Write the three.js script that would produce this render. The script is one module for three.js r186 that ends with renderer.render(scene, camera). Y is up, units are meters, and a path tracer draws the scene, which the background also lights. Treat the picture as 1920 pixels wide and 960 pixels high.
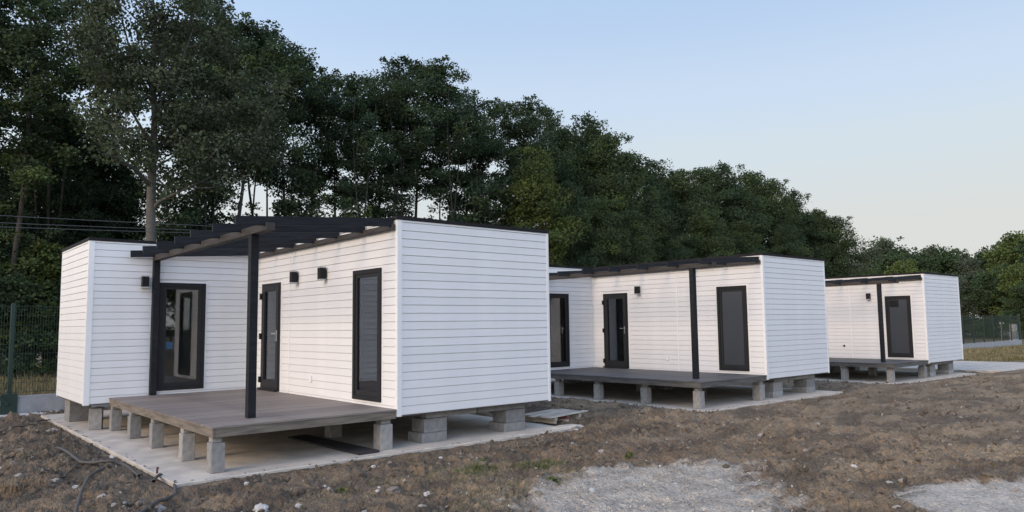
import * as THREE from 'three';
import { mergeGeometries } from 'three/addons/utils/BufferGeometryUtils.js';
import { RoundedBoxGeometry } from 'three/addons/geometries/RoundedBoxGeometry.js';
import { createNoise2D, createNoise3D } from 'simplex-noise';

// ---------------------------------------------------------------- camera, sky, sun, exposure
const scene = new THREE.Scene();
const CAM = { f: 1390.9, tilt: 0.0915, roll: -0.0126, yaw: 0.7056, pos: new THREE.Vector3(-5.519, 1.694, 8.968) };
const fw = new THREE.Vector3(Math.sin(CAM.yaw) * Math.cos(CAM.tilt), Math.sin(CAM.tilt), -Math.cos(CAM.yaw) * Math.cos(CAM.tilt));
const r0 = new THREE.Vector3(Math.cos(CAM.yaw), 0, Math.sin(CAM.yaw));
const u0 = new THREE.Vector3().crossVectors(r0, fw);
const rt = r0.clone().multiplyScalar(Math.cos(CAM.roll)).addScaledVector(u0, Math.sin(CAM.roll));
const upv = new THREE.Vector3().crossVectors(rt, fw);
const camera = new THREE.PerspectiveCamera(2 * Math.atan(480 / CAM.f) * 180 / Math.PI, 2, 0.1, 3000);
camera.position.copy(CAM.pos);
camera.up.copy(upv);
camera.lookAt(CAM.pos.clone().add(fw));
scene.add(camera);

const renderer = new THREE.WebGLRenderer({ antialias: true });
renderer.setSize(1024, 512);
renderer.toneMapping = THREE.LinearToneMapping;
renderer.toneMappingExposure = 1.0;
renderer.shadowMap.enabled = true;

const SUN_DIR = new THREE.Vector3(-0.88, 0.42, 0.10).normalize();
{
  // clear dusk sky: blue overhead, pale towards the horizon, brighter and warm on the side where the sun has gone down
  const w = 1024, h = 512, data = new Float32Array(w * h * 4);
  const glowAz = new THREE.Vector2(-0.88, 0.47).normalize(), sunAz = new THREE.Vector2(SUN_DIR.x, SUN_DIR.z).normalize();
  const stops = [[-1, .62, .60, .57], [0, .74, .735, .70], [.115, .715, .735, .715], [.216, .66, .755, .82], [.28, .605, .73, .895], [.40, .475, .635, .875], [.75, .35, .48, .75], [1, .33, .45, .70]];
  for (let j = 0; j < h; j++) for (let i = 0; i < w; i++) {
    const ph = ((i + .5) / w - .5) * 2 * Math.PI, el = ((j + .5) / h - .5) * Math.PI;
    const x = Math.cos(ph), z = Math.sin(ph), s = Math.sin(el);
    let k = 0; while (k < stops.length - 2 && s > stops[k + 1][0]) k++;
    let t = (s - stops[k][0]) / (stops[k + 1][0] - stops[k][0]); t = Math.min(1, Math.max(0, t)); t = t * t * (3 - 2 * t) * .5 + t * .5;
    const g = Math.max(0, .5 + .5 * (x * glowAz.x + z * glowAz.y)) ** 1.8 * Math.cos(el);
    const wmp = Math.max(0, .5 + .5 * (x * sunAz.x + z * sunAz.y)) ** 4.5 * Math.exp(-(Math.max(0, s) ** 2) / .5), base = [0, 1, 2].map(c => stops[k][c + 1] * (1 - t) + stops[k + 1][c + 1] * t), lum = base[0] * .25 + base[1] * .6 + base[2] * .15;
    const o = (j * w + i) * 4;
    for (let c = 0; c < 3; c++) {
      let v = base[c] + (lum * [1.15, .985, .78][c] - base[c]) * Math.min(1, 1.15 * wmp);
      v *= 1 + 2.15 * g * [.95, 1.0, 1.13][c];
      data[o + c] = v;
    }
    data[o + 3] = 1;
  }
  const sky = new THREE.DataTexture(data, w, h, THREE.RGBAFormat, THREE.FloatType);
  sky.mapping = THREE.EquirectangularReflectionMapping; sky.magFilter = THREE.LinearFilter; sky.minFilter = THREE.LinearFilter; sky.needsUpdate = true;
  scene.background = sky; scene.environment = sky;
}
const sun = new THREE.DirectionalLight(new THREE.Color().setRGB(1, .74, .52), 1.5);
sun.position.copy(SUN_DIR).multiplyScalar(60); sun.castShadow = true; sun.shadow.radius = 34;
sun.shadow.mapSize.set(2048, 2048);
Object.assign(sun.shadow.camera, { left: -60, right: 60, top: 40, bottom: -40, near: 1, far: 160 });
scene.add(sun);

// ---------------------------------------------------------------- helpers
function rng(seed) { let a = seed >>> 0; return () => { a = (a + 0x6D2B79F5) | 0; let t = Math.imul(a ^ (a >>> 15), 1 | a); t = (t + Math.imul(t ^ (t >>> 7), 61 | t)) ^ t; return ((t ^ (t >>> 14)) >>> 0) / 4294967296; }; }
const n2 = createNoise2D(rng(7)), n2b = createNoise2D(rng(19)), n3 = createNoise3D(rng(31));
const fbm = (x, y, o = 4) => { let s = 0, a = .5; for (let i = 0; i < o; i++) { s += a * n2(x, y); x = x * 2.03 + 17.3; y = y * 2.03 - 9.1; a *= .5; } return s; };
const taken = new Map();
function numbered(n) { const k = taken.get(n) || 0; taken.set(n, k + 1); return k ? `${n}_${String(k).padStart(3, '0')}` : n; }
function shadows(o) { o.castShadow = true; o.receiveShadow = true; return o; }
function part(name, geo, material, parent, x = 0, y = 0, z = 0) { const m = shadows(new THREE.Mesh(geo, material)); m.name = name; m.position.set(x, y, z); parent.add(m); return m; }
function grp(name, parent, x = 0, y = 0, z = 0, ry = 0) { const g = new THREE.Group(); g.name = name; g.position.set(x, y, z); g.rotation.y = ry; parent.add(g); return g; }
function tag(o, label, category, group, kind) { o.userData = { label, category }; if (group) o.userData.group = group; if (kind) o.userData.kind = kind; return o; }
function thing(name, label, category, x = 0, y = 0, z = 0, ry = 0, group) { return tag(grp(numbered(name), scene, x, y, z, ry), label, category, group); }
function single(name, geo, material, label, category, group) { const m = part(numbered(name), geo, material, scene); return tag(m, label, category, group); }
function structure(name, geo, material) { const m = part(numbered(name), geo, material, scene); m.userData.kind = 'structure'; return m; }
// box from corner to corner, uv in metres, optional bevel
const boxCache = new Map();
function boxUV(g, w, h, d) {
  const p = g.attributes.position, nn = g.attributes.normal, uv = new Float32Array(p.count * 2);
  for (let i = 0; i < p.count; i++) {
    const ax = Math.abs(nn.getX(i)), ay = Math.abs(nn.getY(i)), az = Math.abs(nn.getZ(i));
    if (ax > ay && ax > az) { uv[2 * i] = p.getZ(i) + 3.1; uv[2 * i + 1] = p.getY(i); }
    else if (ay > az) { uv[2 * i] = p.getX(i); uv[2 * i + 1] = p.getZ(i) + 1.7; }
    else { uv[2 * i] = p.getX(i); uv[2 * i + 1] = p.getY(i); }
  }
  g.setAttribute('uv', new THREE.BufferAttribute(uv, 2)); return g;
}
function bx(w, h, d, bevel = 0) {
  const key = [w, h, d, bevel].map(v => v.toFixed(4)).join();
  if (!boxCache.has(key)) boxCache.set(key, boxUV(bevel ? new RoundedBoxGeometry(w, h, d, 1, bevel) : new THREE.BoxGeometry(w, h, d), w, h, d));
  return boxCache.get(key);
}
function box(name, m, parent, x0, x1, y0, y1, z0, z1, bevel = 0) { return part(name, bx(x1 - x0, y1 - y0, z1 - z0, bevel), m, parent, (x0 + x1) / 2, (y0 + y1) / 2, (z0 + z1) / 2); }
function boxAt(x0, x1, y0, y1, z0, z1) { const g = new THREE.BoxGeometry(x1 - x0, y1 - y0, z1 - z0); g.translate((x0 + x1) / 2, (y0 + y1) / 2, (z0 + z1) / 2); return boxUV(g); }
// pixel of the photograph (1920 x 960) to a point
function ray(u, v) { return fw.clone().addScaledVector(rt, (u - 960) / CAM.f).addScaledVector(upv, -(v - 480) / CAM.f); }
function onZ(u, v, z) { const d = ray(u, v); return CAM.pos.clone().addScaledVector(d, (z - CAM.pos.z) / d.z); }
function onY(u, v, y) { const d = ray(u, v); return CAM.pos.clone().addScaledVector(d, (y - CAM.pos.y) / d.y); }
function atDist(u, v, m) { return CAM.pos.clone().addScaledVector(ray(u, v).normalize(), m); }
// tapered tube along points
function tube(pts, radii, seg = 6) {
  const pos = [], nor = [], uv = [], idx = []; let L = 0; const T = new THREE.Vector3(), A = new THREE.Vector3(), B = new THREE.Vector3();
  for (let i = 0; i < pts.length; i++) {
    T.subVectors(pts[Math.min(i + 1, pts.length - 1)], pts[Math.max(i - 1, 0)]).normalize();
    A.set(Math.abs(T.y) > .9 ? 1 : 0, Math.abs(T.y) > .9 ? 0 : 1, 0).cross(T).normalize(); B.crossVectors(T, A);
    if (i) L += pts[i].distanceTo(pts[i - 1]);
    for (let s = 0; s <= seg; s++) {
      const a = s / seg * Math.PI * 2, c = Math.cos(a), d = Math.sin(a), n = A.clone().multiplyScalar(c).addScaledVector(B, d);
      pos.push(pts[i].x + n.x * radii[i], pts[i].y + n.y * radii[i], pts[i].z + n.z * radii[i]); nor.push(n.x, n.y, n.z); uv.push(s / seg * radii[i] * 6.28, L);
    }
  }
  for (let i = 0; i < pts.length - 1; i++) for (let s = 0; s < seg; s++) { const a = i * (seg + 1) + s, b = a + seg + 1; idx.push(a, a + 1, b, b, a + 1, b + 1); }
  const g = new THREE.BufferGeometry();
  g.setAttribute('position', new THREE.Float32BufferAttribute(pos, 3)); g.setAttribute('normal', new THREE.Float32BufferAttribute(nor, 3)); g.setAttribute('uv', new THREE.Float32BufferAttribute(uv, 2)); g.setIndex(idx); return g;
}
const V = (x, y, z) => new THREE.Vector3(x, y, z);

// ---------------------------------------------------------------- textures
function makeTex(size, fn, srgb = false) {
  const d = new Uint8Array(size * size * 4);
  for (let j = 0; j < size; j++) for (let i = 0; i < size; i++) { const c = fn(i / size, j / size), o = (j * size + i) * 4; for (let k = 0; k < 3; k++) d[o + k] = Math.max(0, Math.min(255, 255 * (Array.isArray(c) ? c[k] : c))); d[o + 3] = 255; }
  const t = new THREE.DataTexture(d, size, size); t.wrapS = t.wrapT = THREE.RepeatWrapping; t.magFilter = THREE.LinearFilter; t.minFilter = THREE.LinearMipmapLinearFilter; t.generateMipmaps = true;
  if (srgb) t.colorSpace = THREE.SRGBColorSpace; t.needsUpdate = true; return t;
}
function rep(t, x, y = x) { const c = t.clone(); c.repeat.set(x, y); c.needsUpdate = true; return c; }
// periodic noise (a torus in 3-D pairs is costly; blend four shifted copies instead)
function tileNoise(f) { return (u, v) => { const a = (1 - u) * (1 - v), b = u * (1 - v), c = (1 - u) * v, d = u * v; const q = Math.sqrt(a * a + b * b + c * c + d * d); return (f(u, v) * a + f(u - 1, v) * b + f(u, v - 1) * c + f(u - 1, v - 1) * d) / q; }; }
const soilH = tileNoise((u, v) => { const r = 1 - Math.abs(fbm(u * 9 + 3, v * 9, 5)) * 2.2; return fbm(u * 26, v * 26, 4) * .55 + (r - .5) * .35 + fbm(u * 90, v * 90, 2) * .35; });
const soilBump = makeTex(1024, (u, v) => .5 + .42 * soilH(u, v));
const soilTint = tileNoise((u, v) => fbm(u * 6 + 40, v * 6, 5)), soilFine = tileNoise((u, v) => fbm(u * 60 + 5, v * 60, 3));
const soilMap = makeTex(1024, (u, v) => { const h = soilH(u, v), t = soilTint(u, v), f = soilFine(u, v); const b = .82 + .18 * t + .38 * f + .36 * h; return [b + .03 * t, b, b - .03 * t]; });
const concH = tileNoise((u, v) => fbm(u * 5 + 11, v * 5, 5)), concF = tileNoise((u, v) => fbm(u * 70 + 2, v * 70, 3));
const concMap = makeTex(512, (u, v) => { const a = concH(u, v), f = concF(u, v); const b = .86 + .26 * a + .1 * f; return [b + .02 * a, b, b - .035 * a]; });
const concBump = makeTex(512, (u, v) => .5 + .3 * concF(u, v) + .2 * concH(u, v));
const woodN = tileNoise((u, v) => fbm(u * 3, v * 60, 4)), woodK = tileNoise((u, v) => fbm(u * 2 + 8, v * 9 + 8, 4));
const woodMap = makeTex(512, (u, v) => { const a = woodN(u, v), k = woodK(u, v); const b = .80 + .26 * a + .42 * k; return [b + .02 * k, b, b - .02 * k]; });
const woodBump = makeTex(512, (u, v) => .5 + .45 * woodN(u, v));
const barkN = tileNoise((u, v) => fbm(u * 24, v * 8, 4));
const barkMap = makeTex(256, (u, v) => .75 + .4 * barkN(u, v)), barkBump = makeTex(256, (u, v) => .5 + .45 * barkN(u, v));
const sideN = tileNoise((u, v) => fbm(u * 4, v * 40, 4));
const sideBump = makeTex(512, (u, v) => .5 + .4 * sideN(u, v));
const sideD = tileNoise((u, v) => fbm(u * 3 + 60, v * 5, 5));
const sideMap = makeTex(512, (u, v) => { const a = sideD(u, v), b = sideN(u, v), k = .955 + .045 * a + .02 * b; return [k, k, k - .008 * a]; });
const glassN = tileNoise((u, v) => fbm(u * 2 + 4, v * 2, 3));
const glassRough = makeTex(256, (u, v) => { const k = .25 + .35 * Math.max(0, glassN(u, v)); return [k, k, k]; });

const rgb = (r, g, b) => new THREE.Color().setRGB(r, g, b);
const std = (c, rough, o = {}) => new THREE.MeshStandardMaterial({ color: rgb(...c), roughness: rough, metalness: 0, ...o });
const dark = (c, rough, o = {}) => new THREE.MeshPhysicalMaterial({ color: rgb(...c), roughness: rough, specularIntensity: .4, ...o });
const conc = (c, rough, rx = .5, bump = .003) => std(c, rough, { map: rep(concMap, rx), bumpMap: rep(concBump, rx * 2), bumpScale: bump });
const wood = (c, rough, rx = .7, bump = .0015) => std(c, rough, { map: rep(woodMap, rx, rx * 1.6), bumpMap: rep(woodBump, rx, rx * 1.6), bumpScale: bump });
const M = {
  soil: new THREE.MeshStandardMaterial({ vertexColors: true, roughness: .95, map: rep(soilMap, .43), bumpMap: rep(soilBump, .61), bumpScale: .065 }),
  pad: conc([.60, .54, .455], .85, .33), blocks: [[.30, .293, .28], [.34, .332, .315], [.27, .265, .255], [.38, .37, .35]].map(c => conc(c, .9, 1.6, .006)),
  siding: [[.80, .80, .79], [.785, .787, .78], [.81, .808, .80]].map(c => std(c, .42, { map: rep(sideMap, .5), bumpMap: rep(sideBump, .8), bumpScale: .0006 })),
  trim: std([.82, .82, .81], .35), core: std([.6, .6, .59], .8), inner: std([.7, .69, .66], .8), under: std([.09, .085, .08], .9),
  roof: dark([.016, .016, .018], .75), frame: dark([.020, .0205, .022], .55), frame2: dark([.024, .0245, .026], .52), metal: std([.62, .62, .62], .28, { metalness: .9 }), capGrey: std([.42, .42, .42], .4), lampBlack: dark([.014, .014, .015], .5),
  glass: new THREE.MeshPhysicalMaterial({ color: rgb(.62, .66, .68), transmission: 1, thickness: 0, roughness: 0.02, ior: 1.85 }),
  tint: new THREE.MeshPhysicalMaterial({ color: rgb(.046, .050, .056), roughness: .3, metalness: 0, ior: 1.55, clearcoat: .4, clearcoatRoughness: .06 }),
  stain: [[.019, .021, .025], [.017, .019, .023], [.023, .025, .029]].map(c => dark(c, .65, { map: rep(woodMap, .7, 1.1), bumpMap: rep(woodBump, .7, 1.1), bumpScale: .002 })), beam: wood([.052, .045, .039], .7, .7, .002),
  deckA: [[.235, .196, .168], [.20, .168, .147], [.265, .225, .195], [.215, .176, .152]].map(c => wood(c, .62, .6)), deckB: [[.115, .112, .106], [.10, .099, .095], [.13, .126, .118]].map(c => wood(c, .62, .6)),
  fascia: wood([.20, .17, .135], .75, .6, .002), fasciaB: wood([.125, .118, .108], .75, .6, .002), pallet: [[.58, .50, .40], [.50, .44, .36], [.64, .57, .47]].map(c => wood(c, .8, .8)), palletRed: wood([.22, .09, .075], .8, .8),
  mat: std([.028, .026, .026], .8, { bumpMap: rep(soilBump, 2), bumpScale: .004 }), cable: std([.11, .103, .092], .75, { map: rep(barkMap, 3), bumpMap: rep(barkBump, 8), bumpScale: .002 }), twig: std([.09, .07, .055], .9),
  fence: std([.012, .035, .024], .5), wallConc: conc([.36, .365, .375], .85, .4), pale: conc([.62, .62, .60], .8, .7),
  bark: std([.075, .066, .055], .95, { map: rep(barkMap, 4, 1), bumpMap: rep(barkBump, 4, 1), bumpScale: .02 }), barkPale: std([.14, .133, .12], .9, { map: rep(barkMap, 2.5, .7), bumpMap: rep(barkBump, 2.5, .7), bumpScale: .02 }),
  stone: [[.36, .33, .29], [.44, .41, .37], [.28, .25, .215], [.24, .205, .17], [.60, .58, .54]].map(c => std(c, .9, { map: rep(concMap, 3), bumpMap: rep(concBump, 4), bumpScale: .004 })),
};
const leafMat = new THREE.MeshPhysicalMaterial({ vertexColors: true, roughness: .95, specularIntensity: .3, transmission: .2, thickness: 0 });

// ---------------------------------------------------------------- ground
const padTop = x => x < 0 ? 0 : x < 9.4 ? -.0319 * x / 9.4 : x < 19 ? -.032 - (x - 9.4) * .0075 : x < 48 ? -.104 - (x - 19) * .0085 : -.3505;
const HOUSES = [[0, 0, 0, 0], [9.4, -.032, .044, .017], [18.997, -.104, -.225, .0044]];
// concrete pads: [x0, x1, top, z0, z1]
const PADS = [[-2.955, 3.12, 0, -8.6, .24], [6.74, 12.3, -.032, -8.4, .30], [16.3, 21.95, -.104, -8.4, .06], [24.75, 31.0, -.17, -7.6, .07]];
const inPad = (x, z, m = 0) => PADS.some(p => x > p[0] - m && x < p[1] + m && z > p[3] - m && z < p[4] + m);
const sstep = (a, b, t) => { t = Math.min(1, Math.max(0, (t - a) / (b - a))); return t * t * (3 - 2 * t); };
function polyDist(poly, x, z) { // signed, negative inside
  let d = 1e9, inside = false;
  for (let i = 0, j = poly.length - 1; i < poly.length; j = i++) {
    const [ax, az] = poly[j], [bX, bZ] = poly[i], ex = bX - ax, ez = bZ - az, wx = x - ax, wz = z - az;
    const t = Math.max(0, Math.min(1, (wx * ex + wz * ez) / (ex * ex + ez * ez)));
    d = Math.min(d, Math.hypot(wx - ex * t, wz - ez * t));
    if ((bZ > z) !== (az > z) && x < (ax - bX) * (z - bZ) / (az - bZ) + bX) inside = !inside;
  }
  return inside ? -d : d;
}
const SAND = [[-.95, 3.55], [-.5, 3.0], [.35, 2.8], [.95, 2.62], [1.7, 2.9], [2.3, 3.2], [2.75, 3.7], [2.0, 4.3], [1.6, 4.75], [.9, 5.4], [-.6, 5.6], [-1.4, 4.4]];
const PATCH = [[2.1, 5.75], [2.5, 5.66], [2.95, 5.68], [3.45, 6.02], [4.3, 6.5], [4.6, 8.2], [2.2, 8.4], [1.3, 6.6]];
const sandAt = (x, z) => sstep(.26, -.3, polyDist(SAND, x, z) + .42 * fbm(x * 1.7, z * 3.0, 5) + .06);
const patchAt = (x, z) => sstep(.09, -.1, polyDist(PATCH, x, z) + .16 * fbm(x * 4, z * 4, 3));
const dryAt = (x, z) => sstep(.0, .35, fbm(x * .7 + 4, z * .7, 3) + .1) * sstep(2.2, .5, Math.hypot((x + .35) / 1.25, (z - 2.5) / .8)) * (1 - sandAt(x, z));
function groundY(x, z) {
  let y = padTop(x) - .036;
  const near = sstep(46, 14, Math.hypot(x, z));
  let dPad = 1e9; for (const p of PADS) { const dx = Math.max(p[0] - x, 0, x - p[1]), dz = Math.max(p[3] - z, 0, z - p[4]); dPad = Math.min(dPad, Math.hypot(dx, dz)); }
  const smooth = Math.max(sandAt(x, z) * .55, patchAt(x, z) * .9);
  const rough = (1 - smooth) * sstep(.0, .35, dPad) * .8 + .2;
  // heaped soil along the left of the near pad
  const m = sstep(-2.95, -3.7, x) * sstep(2.2, -.4, z) * sstep(-8.8, -7.6, z);
  y += m * (.10 + .10 * fbm(x * .8 + 3, z * .8, 3)) ;
  
  // soil banked up between the first and second pad
  y += .05 * sstep(3.2, 4.2, x) * sstep(6.9, 6.0, x) * sstep(1.5, .2, z) * sstep(-9, -6, z);
  y += near * rough * (1 + .2 * sstep(-2.9, -3.5, x)) * (.055 * fbm(x * .55, z * .55, 3) + .082 * (fbm(x * 1.9, z * 1.9, 4)) + .08 * Math.max(0, .55 - Math.abs(fbm(x * 3.4 + 9, z * 3.4, 4)) * 3) * (n2b(x * .8, z * .8) * .5 + .5) + .056 * fbm(x * 7, z * 7, 3));
  y += (1 - near) * .15 * fbm(x * .03, z * .03, 3) * sstep(30, 60, Math.hypot(x, z));
  if (inPad(x, z, -.02)) y = padTop(x) - .16;
  else if (dPad < .3) { const cap = padTop(x) - .012 - (x < -2.9 ? .03 : 0); if (y > cap) y = cap + (y - cap) * sstep(0, .3, dPad); }
  return y;
}
{
  const axis = (dense0, dense1, step, lo, hi) => { const a = []; let v = dense0, s = step; const left = []; while (v > lo) { s *= 1.09; v -= s; left.push(v); } a.push(...left.reverse()); for (v = dense0; v < dense1; v += step) a.push(v); s = step; while (v < hi) { a.push(v); s *= 1.055; v += s; } a.push(v); return a; };
  const xs = axis(-6.2, 5.5, .038, -900, 1500), zs = axis(-4.5, 7.4, .038, -1500, 900);
  const nx = xs.length, nz = zs.length, pos = new Float32Array(nx * nz * 3), col = new Float32Array(nx * nz * 3), uv = new Float32Array(nx * nz * 2), idx = new Uint32Array((nx - 1) * (nz - 1) * 6);
  let q = 0;
  for (let j = 0; j < nz; j++) for (let i = 0; i < nx; i++) {
    const x = xs[i], z = zs[j], k = j * nx + i;
    pos.set([x, groundY(x, z), z], k * 3); uv.set([x, z], k * 2);
    const t1 = fbm(x * .35 + 20, z * .35, 4), t2 = fbm(x * 2.1, z * 2.1 + 30, 4), t3 = n2b(x * 7, z * 7);
    let r = .262 + .06 * t1 + .08 * t2 + .02 * t3, g = .198 + .045 * t1 + .066 * t2 + .018 * t3, b = .130 + .022 * t1 + .04 * t2 + .013 * t3;
    const band = fbm(x * .22 + 5, z * 1.1 + .35 * x, 4); r += .045 * band; g += .036 * band; b += .026 * band;
    const tan = sstep(-.4, .9, (x - 3.2) * .32 + (z - 1.5) * .1 + 1.1 * fbm(x * .4 + 50, z * .6, 5)); r *= .80 + .36 * tan; g *= .78 + .37 * tan; b *= .77 + .35 * tan; // dug soil by the first pad, driven-over tan soil further on
    const damp = sstep(.02, .16, fbm(x * .45 + 31, z * .9 + 12, 5)) * .5; r *= 1 - damp * .75; g *= 1 - damp * .72; b *= 1 - damp * .68;
    const warm = sstep(.1, .5, fbm(x * .5 - 7, z * .5 + 3, 3) + .15); r += .05 * warm; g += .032 * warm; b += .014 * warm;
    const mix = (c, a) => { r += (c[0] - r) * a; g += (c[1] - g) * a; b += (c[2] - b) * a; };
    mix([.31 + .05 * t3, .245 + .04 * t3, .15], dryAt(x, z) * .9);
    mix([.60 + .2 * t2, .54 + .19 * t2, .45 + .17 * t2], sandAt(x, z) * (.82 + .18 * t3 * .5));
    mix([.64 + .1 * t2, .58 + .1 * t2, .49 + .09 * t2], patchAt(x, z) * .92);
    const far = sstep(27, 31, x) * sstep(-1.0, -3.0, z + (x - 31) * -.35) ; mix([.19, .165, .085], far * .8);
    const behind = sstep(-10.0, -10.6, z); mix([.20 + .05 * t1, .155 + .035 * t1, .09], behind * .85);
    const road = sstep(.7, .2, Math.abs(z + 22.5 + .3 * t1) - 1.2) * behind; mix([.36, .34, .31], road * .8 * sstep(20, 5, x));
    col.set([r, g, b], k * 3);
    if (i < nx - 1 && j < nz - 1) { idx.set([k, k + nx, k + 1, k + nx, k + nx + 1, k + 1], q); q += 6; }
  }
  const g = new THREE.BufferGeometry();
  g.setAttribute('position', new THREE.BufferAttribute(pos, 3)); g.setAttribute('color', new THREE.BufferAttribute(col, 3)); g.setAttribute('uv', new THREE.BufferAttribute(uv, 2)); g.setIndex(new THREE.BufferAttribute(idx, 1)); g.computeVertexNormals();
  structure('ground', g, M.soil);
}
// pads with slightly uneven edges
PADS.forEach((p, i) => {
  const sh = new THREE.Shape(), N = 40, r = rng(90 + i), e = () => (r() - .5) * .012;
  const pts = []; for (let k = 0; k < N; k++) pts.push([p[0] + (p[1] - p[0]) * k / N, -p[4] + e()]); for (let k = 0; k < N; k++) pts.push([p[1] + e(), -(p[4] + (p[3] - p[4]) * k / N)]); for (let k = 0; k < N; k++) pts.push([p[1] + (p[0] - p[1]) * k / N, -p[3] + e()]); for (let k = 0; k < N; k++) pts.push([p[0] + e(), -(p[3] + (p[4] - p[3]) * k / N)]);
  pts.forEach((a, k) => k ? sh.lineTo(...a) : sh.moveTo(...a)); sh.closePath();
  const g = new THREE.ExtrudeGeometry(sh, { depth: .2, bevelEnabled: true, bevelThickness: .008, bevelSize: .008, bevelSegments: 1 });
  g.rotateX(-Math.PI / 2); g.translate(0, p[2] - .208, 0);
  structure('concrete_pad', g, M.pad);
});

// ---------------------------------------------------------------- houses
const H = 2.75, W = 2.918, D = 5.109, A = 2.882, W2 = 2.44, B0 = .44, PITCH = .1175;
const plankGeo = new Map();
function plank(len, hgt) { // one clapboard: lower edge stands proud, a small lip under it
  const key = len.toFixed(3) + '_' + hgt.toFixed(3);
  if (!plankGeo.has(key)) {
    const s = new THREE.Shape(), h = hgt - .0085;
    [[0, 0], [.013, 0], [.0145, .0015], [.0145, .004], [.0115, h - .002], [.010, h], [0, h]].forEach((p, i) => i ? s.lineTo(...p) : s.moveTo(...p)); s.closePath();
    const g = new THREE.ExtrudeGeometry(s, { depth: len, bevelEnabled: false }); g.rotateY(-Math.PI / 2); // shape x -> z, extrude -> -x
    g.translate(len / 2, 0, 0); g.computeBoundingBox(); g.translate(-(g.boundingBox.min.x + g.boundingBox.max.x) / 2, 0, 0);
    plankGeo.set(key, boxUV(g));
  }
  return plankGeo.get(key);
}
const rP = rng(5);
// wall in its own axes: x along, y up from the house base, z outwards; openings [x0,x1,y0,y1]; joint = x of a vertical joint strip
function buildWall(house, px, pz, ry, x0, x1, openings, joints, inset0, inset1) {
  const s = new THREE.Shape(); s.moveTo(x0 + .03, B0 + .01); s.lineTo(x1 - .03, B0 + .01); s.lineTo(x1 - .03, B0 + H - .01); s.lineTo(x0 + .03, B0 + H - .01); s.closePath();
  for (const o of openings) { const h = new THREE.Path(); h.moveTo(o[0], B0 + o[2]); h.lineTo(o[0], B0 + o[3]); h.lineTo(o[1], B0 + o[3]); h.lineTo(o[1], B0 + o[2]); h.closePath(); s.holes.push(h); }
  const g = new THREE.ExtrudeGeometry(s, { depth: .09, bevelEnabled: false }); g.translate(0, 0, -.1065); 
  const wall = part('wall', g, M.core, house, px, 0, pz); wall.rotation.y = ry;
  const n = Math.floor(H / PITCH), first = H - .03 - n * PITCH;
  for (let k = -1; k < n; k++) {
    const yb = k < 0 ? 0.004 : first + k * PITCH, yt = k < 0 ? first : first + (k + 1) * PITCH; if (yt - yb < .02) continue;
    // cut by openings and joints
    let spans = [[x0 + inset0, x1 - inset1]];
    const cut = (a, b) => { spans = spans.flatMap(([p, q]) => b <= p || a >= q ? [[p, q]] : [[p, a], [b, q]].filter(t => t[1] - t[0] > .02)); };
    for (const o of openings) if (yt > o[2] - .02 && yb < o[3] + .02) cut(o[0] - .028, o[1] + .028);
    for (const j of joints) cut(j - .006, j + .006);
    for (const [p, q] of spans) { const m = part('siding_plank', plank(q - p, yt - yb), M.siding[Math.floor(rP() * 3)], wall, (p + q) / 2, B0 + yb, -.0165); m.rotation.x = (rP() - .5) * .006; }
  }
  for (const j of joints) box('joint_strip', M.trim, wall, j - .014, j + .014, B0 + .002, B0 + H - .012, -.004, .003);
  for (const o of openings) { const g2 = mergeGeometries([boxAt(o[0] - .03, o[0], B0 + o[2] - .03, B0 + o[3] + .03, -.02, .004), boxAt(o[1], o[1] + .03, B0 + o[2] - .03, B0 + o[3] + .03, -.02, .004), boxAt(o[0], o[1], B0 + o[3], B0 + o[3] + .03, -.02, .004), boxAt(o[0], o[1], B0 + o[2] - .03, B0 + o[2], -.02, .004)]); part('opening_trim', g2, M.trim, wall); }
  box('top_strip', M.trim, wall, x0 + inset0, x1 - inset1, B0 + H - .028, B0 + H - .002, -.016, -.001);
  return wall;
}
function frameGeo(x0, x1, y0, y1, z0, z1, t, tb = t, tt = t) { return mergeGeometries([boxAt(x0, x0 + t, y0, y1, z0, z1), boxAt(x1 - t, x1, y0, y1, z0, z1), boxAt(x0 + t, x1 - t, y0, y0 + tb, z0, z1), boxAt(x0 + t, x1 - t, y1 - tt, y1, z0, z1)]); }
function buildWindow(house, px, pz, ry, o, paneMat, vent) {
  const w = grp('window', house, px, B0, pz, ry), [x0, x1, y0, y1] = o;
  part('frame', frameGeo(x0, x1, y0, y1, -.09, .026, .062), M.frame, w);
  part('sash', frameGeo(x0 + .064, x1 - .064, y0 + .064, y1 - .064, -.055, .012, .052, .07), M.frame2, w);
  part('pane', bx(x1 - x0 - .2, y1 - y0 - .2, .006), paneMat, w, (x0 + x1) / 2, (y0 + y1) / 2, -.012);
  if (vent) part('vent_flap', bx(.26, .2, .02, .004), M.lampBlack, w, x0 + .27, y1 - .24, .006);
}
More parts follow.
